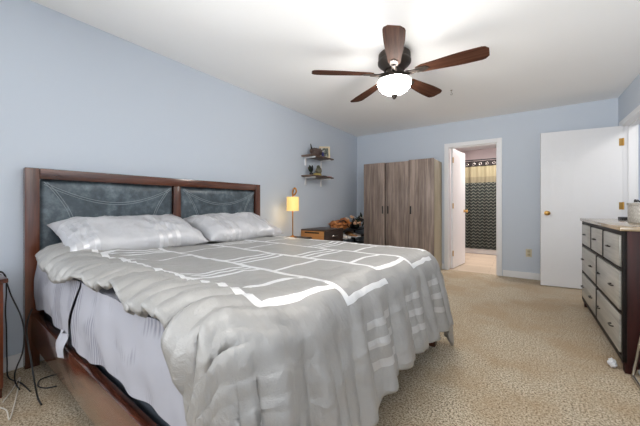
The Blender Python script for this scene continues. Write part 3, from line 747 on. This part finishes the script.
shoe(4.57, plain('grey_canvas', (150, 140, 132), .8), 'grey-brown shoe on the rack, nearest the wardrobe')

# ------------------------------------------------------------------ wall shelves
def shelf(z, lab):
    s = thing('wall_shelf', lab, 'shelf', (XL, 3.745, z), 'shelves on the left wall')
    obj('board', MB().box(XL+.001, XL+.205, 3.45, 4.04, z, z+.02, .002), M['shelfwood'], s)
    for y in (3.54, 3.955):
        obj('bracket', MB().box(XL+.001, XL+.19, y-.014, y+.014, z-.018, z-.0005, .002).box(XL+.001, XL+.02, y-.014, y+.014, z-.125, z-.018, .002), M['white'], s)
    return s
ZS1, ZS2 = 1.80, 1.50
shelf(ZS1, 'upper wooden wall shelf on white brackets'); shelf(ZS2, 'lower wooden wall shelf on white brackets')
orn = plain('mottled_brown', (92, 76, 70), .6, var=.55, scale=25)
f1 = thing('animal_ornament', 'dark mottled brown ornament with an upright spike, on the upper shelf', 'ornament', (XL+.1, 3.72, ZS1+.02))
obj('ornament_body', MB().blob((XL+.10, 3.68, ZS1+.085), .062, .12, .064, 4, .25, 2.2), orn, f1)
obj('ornament_head', MB().blob((XL+.11, 3.76, ZS1+.10), .05, .05, .055, 3, .25, 2.4), orn, f1)
obj('spike', MB().tube(spline([(XL+.09, 3.62, ZS1+.08), (XL+.09, 3.585, ZS1+.14), (XL+.09, 3.565, ZS1+.20)], 5), [.022-.0018*i for i in range(11)], 8), M['dark'], f1)
tag(obj('small_bottle', MB().lathe([(.0, 0), (.02, 0), (.02, .05), (.01, .062), (.01, .075), (.0, .075)], (XL+.17, 3.775, ZS1+.021), 14), plain('blue_glaze', (44, 48, 112), .3), origin=(XL+.17, 3.775, ZS1+.021)), 'small deep blue bottle beside the picture frame on the upper shelf', 'bottle')
pf = thing('picture_frame', 'cream picture frame leaning at the right end of the upper shelf', 'picture frame', (XL+.11, 3.93, ZS1+.02))
PX = Matrix.Translation((XL+.115, 3.915, ZS1+.022)) @ Matrix.Rotation(R(-48), 4, 'Z') @ Matrix.Rotation(R(-12), 4, 'Y')
obj('frame', MB().box(-.008, .008, -.085, -.058, 0, .20, .002, xf=PX).box(-.008, .008, .058, .085, 0, .20, .002, xf=PX).box(-.008, .008, -.058, .058, 0, .027, .002, xf=PX).box(-.008, .008, -.058, .058, .173, .20, .002, xf=PX), plain('cream_frame', (214, 198, 166), .5), pf)
t = NT('picture_print'); f = t.noise(t.coord(), 18, 3); t.set(t.ramp(f, [(.36, lin((52, 58, 50))), (.5, lin((120, 124, 116))), (.62, lin((196, 196, 190)))]), .4)
obj('print', MB().box(-.004, .003, -.058, .058, .027, .173, xf=PX), t.m, pf)
f2 = thing('leafy_sprig', 'dark pointed leaf sprig at the left end of the lower shelf', 'plant', (XL+.1, 3.55, ZS2+.02))
obj('pot', MB().lathe([(.0, 0), (.025, 0), (.032, .03), (.032, .04), (.0, .04)], (XL+.1, 3.57, ZS2+.021), 14), M['black'], f2)
for k, (rx, ry, rz) in enumerate(((0, -1.0, -1.2), (.3, -1.25, -1.9), (-.3, -1.15, -.6), (.2, -.75, -1.5))):
    obj('leaf', leaf((XL+.1, 3.57, ZS2+.055), .13, .04, Euler((rx, ry, rz)).to_matrix()), leafm if k % 2 else leafk, f2)
f3 = thing('figurine', 'grey-green figurine on a yellowish base on the lower shelf', 'ornament', (XL+.11, 3.74, ZS2+.02))
obj('figurine_base', MB().blob((XL+.11, 3.72, ZS2+.042), .05, .09, .024, 3, .3, 2), plain('yellow_ochre', (170, 152, 92), .7, var=.3), f3)
obj('figurine_body', MB().blob((XL+.10, 3.76, ZS2+.105), .045, .055, .06, 3, .35, 2.5), plain('grey_green', (108, 104, 86), .7, var=.4), f3)
obj('figurine_head', MB().blob((XL+.105, 3.745, ZS2+.165), .026, .030, .028, 3, .3, 2.5), plain('moss', (84, 82, 62), .7, var=.4), f3)
tag(obj('dark_box', MB().box(XL+.06, XL+.15, 3.84, 3.92, ZS2+.021, ZS2+.04, .003), M['black'], origin=(XL+.1, 3.88, ZS2+.021)), 'low black box on the lower shelf beside the figurine', 'box')
tag(obj('pink_box', MB().box(XL+.08, XL+.18, 3.94, 4.02, ZS2+.021, ZS2+.036, .003), plain('dusty_pink', (196, 136, 134), .6), origin=(XL+.13, 3.98, ZS2+.021)), 'flat dusty pink box at the right end of the lower shelf', 'box')

# ------------------------------------------------------------------ near left: nightstand and cords
n2 = thing('nightstand', 'red-brown mahogany nightstand in the corner left of the bed', 'nightstand', (-2.53, .05, 0))
obj('body', MB().box(-2.695, -2.37, -.22, .345, .05, .635, .004), wood('nightstand_red_wood', (70, 30, 18), (150, 80, 50), 2, .3, .5, 5, .3), n2)
obj('top_board', MB().box(-2.70, -2.34, -.235, .36, .635, .66, .004), M['mahog_y'], n2)
for z0, z1 in ((.36, .62), (.08, .34)):
    d = obj('drawer', MB().box(-2.37, -2.352, -.20, .325, z0, z1, .003), M['mahog_y'], n2)
    obj('knob', MB().lathe([(.008, 0), (.008, .012), (.015, .02), (.012, .03)], (-2.352, .06, (z0+z1)/2), 12, Matrix.Rotation(R(90), 4, 'Y')), M['chrome'], d)
for x in (-2.69, -2.41):
    for y in (-.21, .30): obj('foot', MB().box(x, x+.04, y, y+.04, 0, .05), M['mahog_z'], n2)
def atY(u, v, Y):
    r = (u-320)/FPX; d = Y/(r*sy_+cy_); return (max((r*cy_-sy_)*d, XL+.02), Y, max(H-(v-206)/FPX*d, .006))
def atZ(u, v, Z=.006):
    d = (H-Z)*FPX/(v-206); r = (u-320)/FPX*d; return (r*cy_-d*sy_, r*sy_+d*cy_, Z)
def cord(pts, rad, mat, lab):
    o = obj('power_cord', MB().tube(spline(pts, 8), rad, 6), mat, origin=pts[-1]); tag(o, lab, 'cord', 'cords left of the bed')
cord([(-2.62, .30, .668), (-2.60, .37, .662), (-2.60, .39, .60), (-2.52, .40, .52), (-2.36, .41, .44), (-2.27, .41, .36), (-2.31, .41, .24), (-2.44, .41, .12), (-2.5, .41, .05), (-2.47, .41, .008), (-2.38, .41, .007)], .004, M['black'], 'black cord drooping from the nightstand top down to the carpet')
cord([(-2.58, .28, .668), (-2.55, .37, .66), (-2.56, .385, .56), (-2.62, .39, .42), (-2.66, .40, .3), (-2.64, .40, .1), (-2.60, .40, .008), (-2.45, .43, .008), (-2.30, .44, .008)], .0035, M['black'], 'black cord hanging straight down beside the nightstand')
cord([(-2.19, .425, .50), (-2.24, .42, .44), (-2.30, .425, .34), (-2.24, .43, .22), (-2.17, .43, .12), (-2.15, .44, .03), (-2.10, .445, .006)], .004, M['black'], 'black cord looping down along the bed side rail')
cord([atZ(57, 386), atZ(46, 388), atZ(38, 386), atZ(40, 380), atZ(50, 376), atZ(57, 374.5)], .0035, M['black'], 'short black cord curled on the carpet beside the bed rail')
cord([(-2.30, .30, .005), (-2.2, .33, .005), (-2.1, .33, .005), atZ(20, 378, .006), atZ(12, 390, .006), atZ(3, 402, .006)], .003, plain('white_cord', (214, 208, 196), .5), 'white cord lying on the carpet in front of the nightstand')
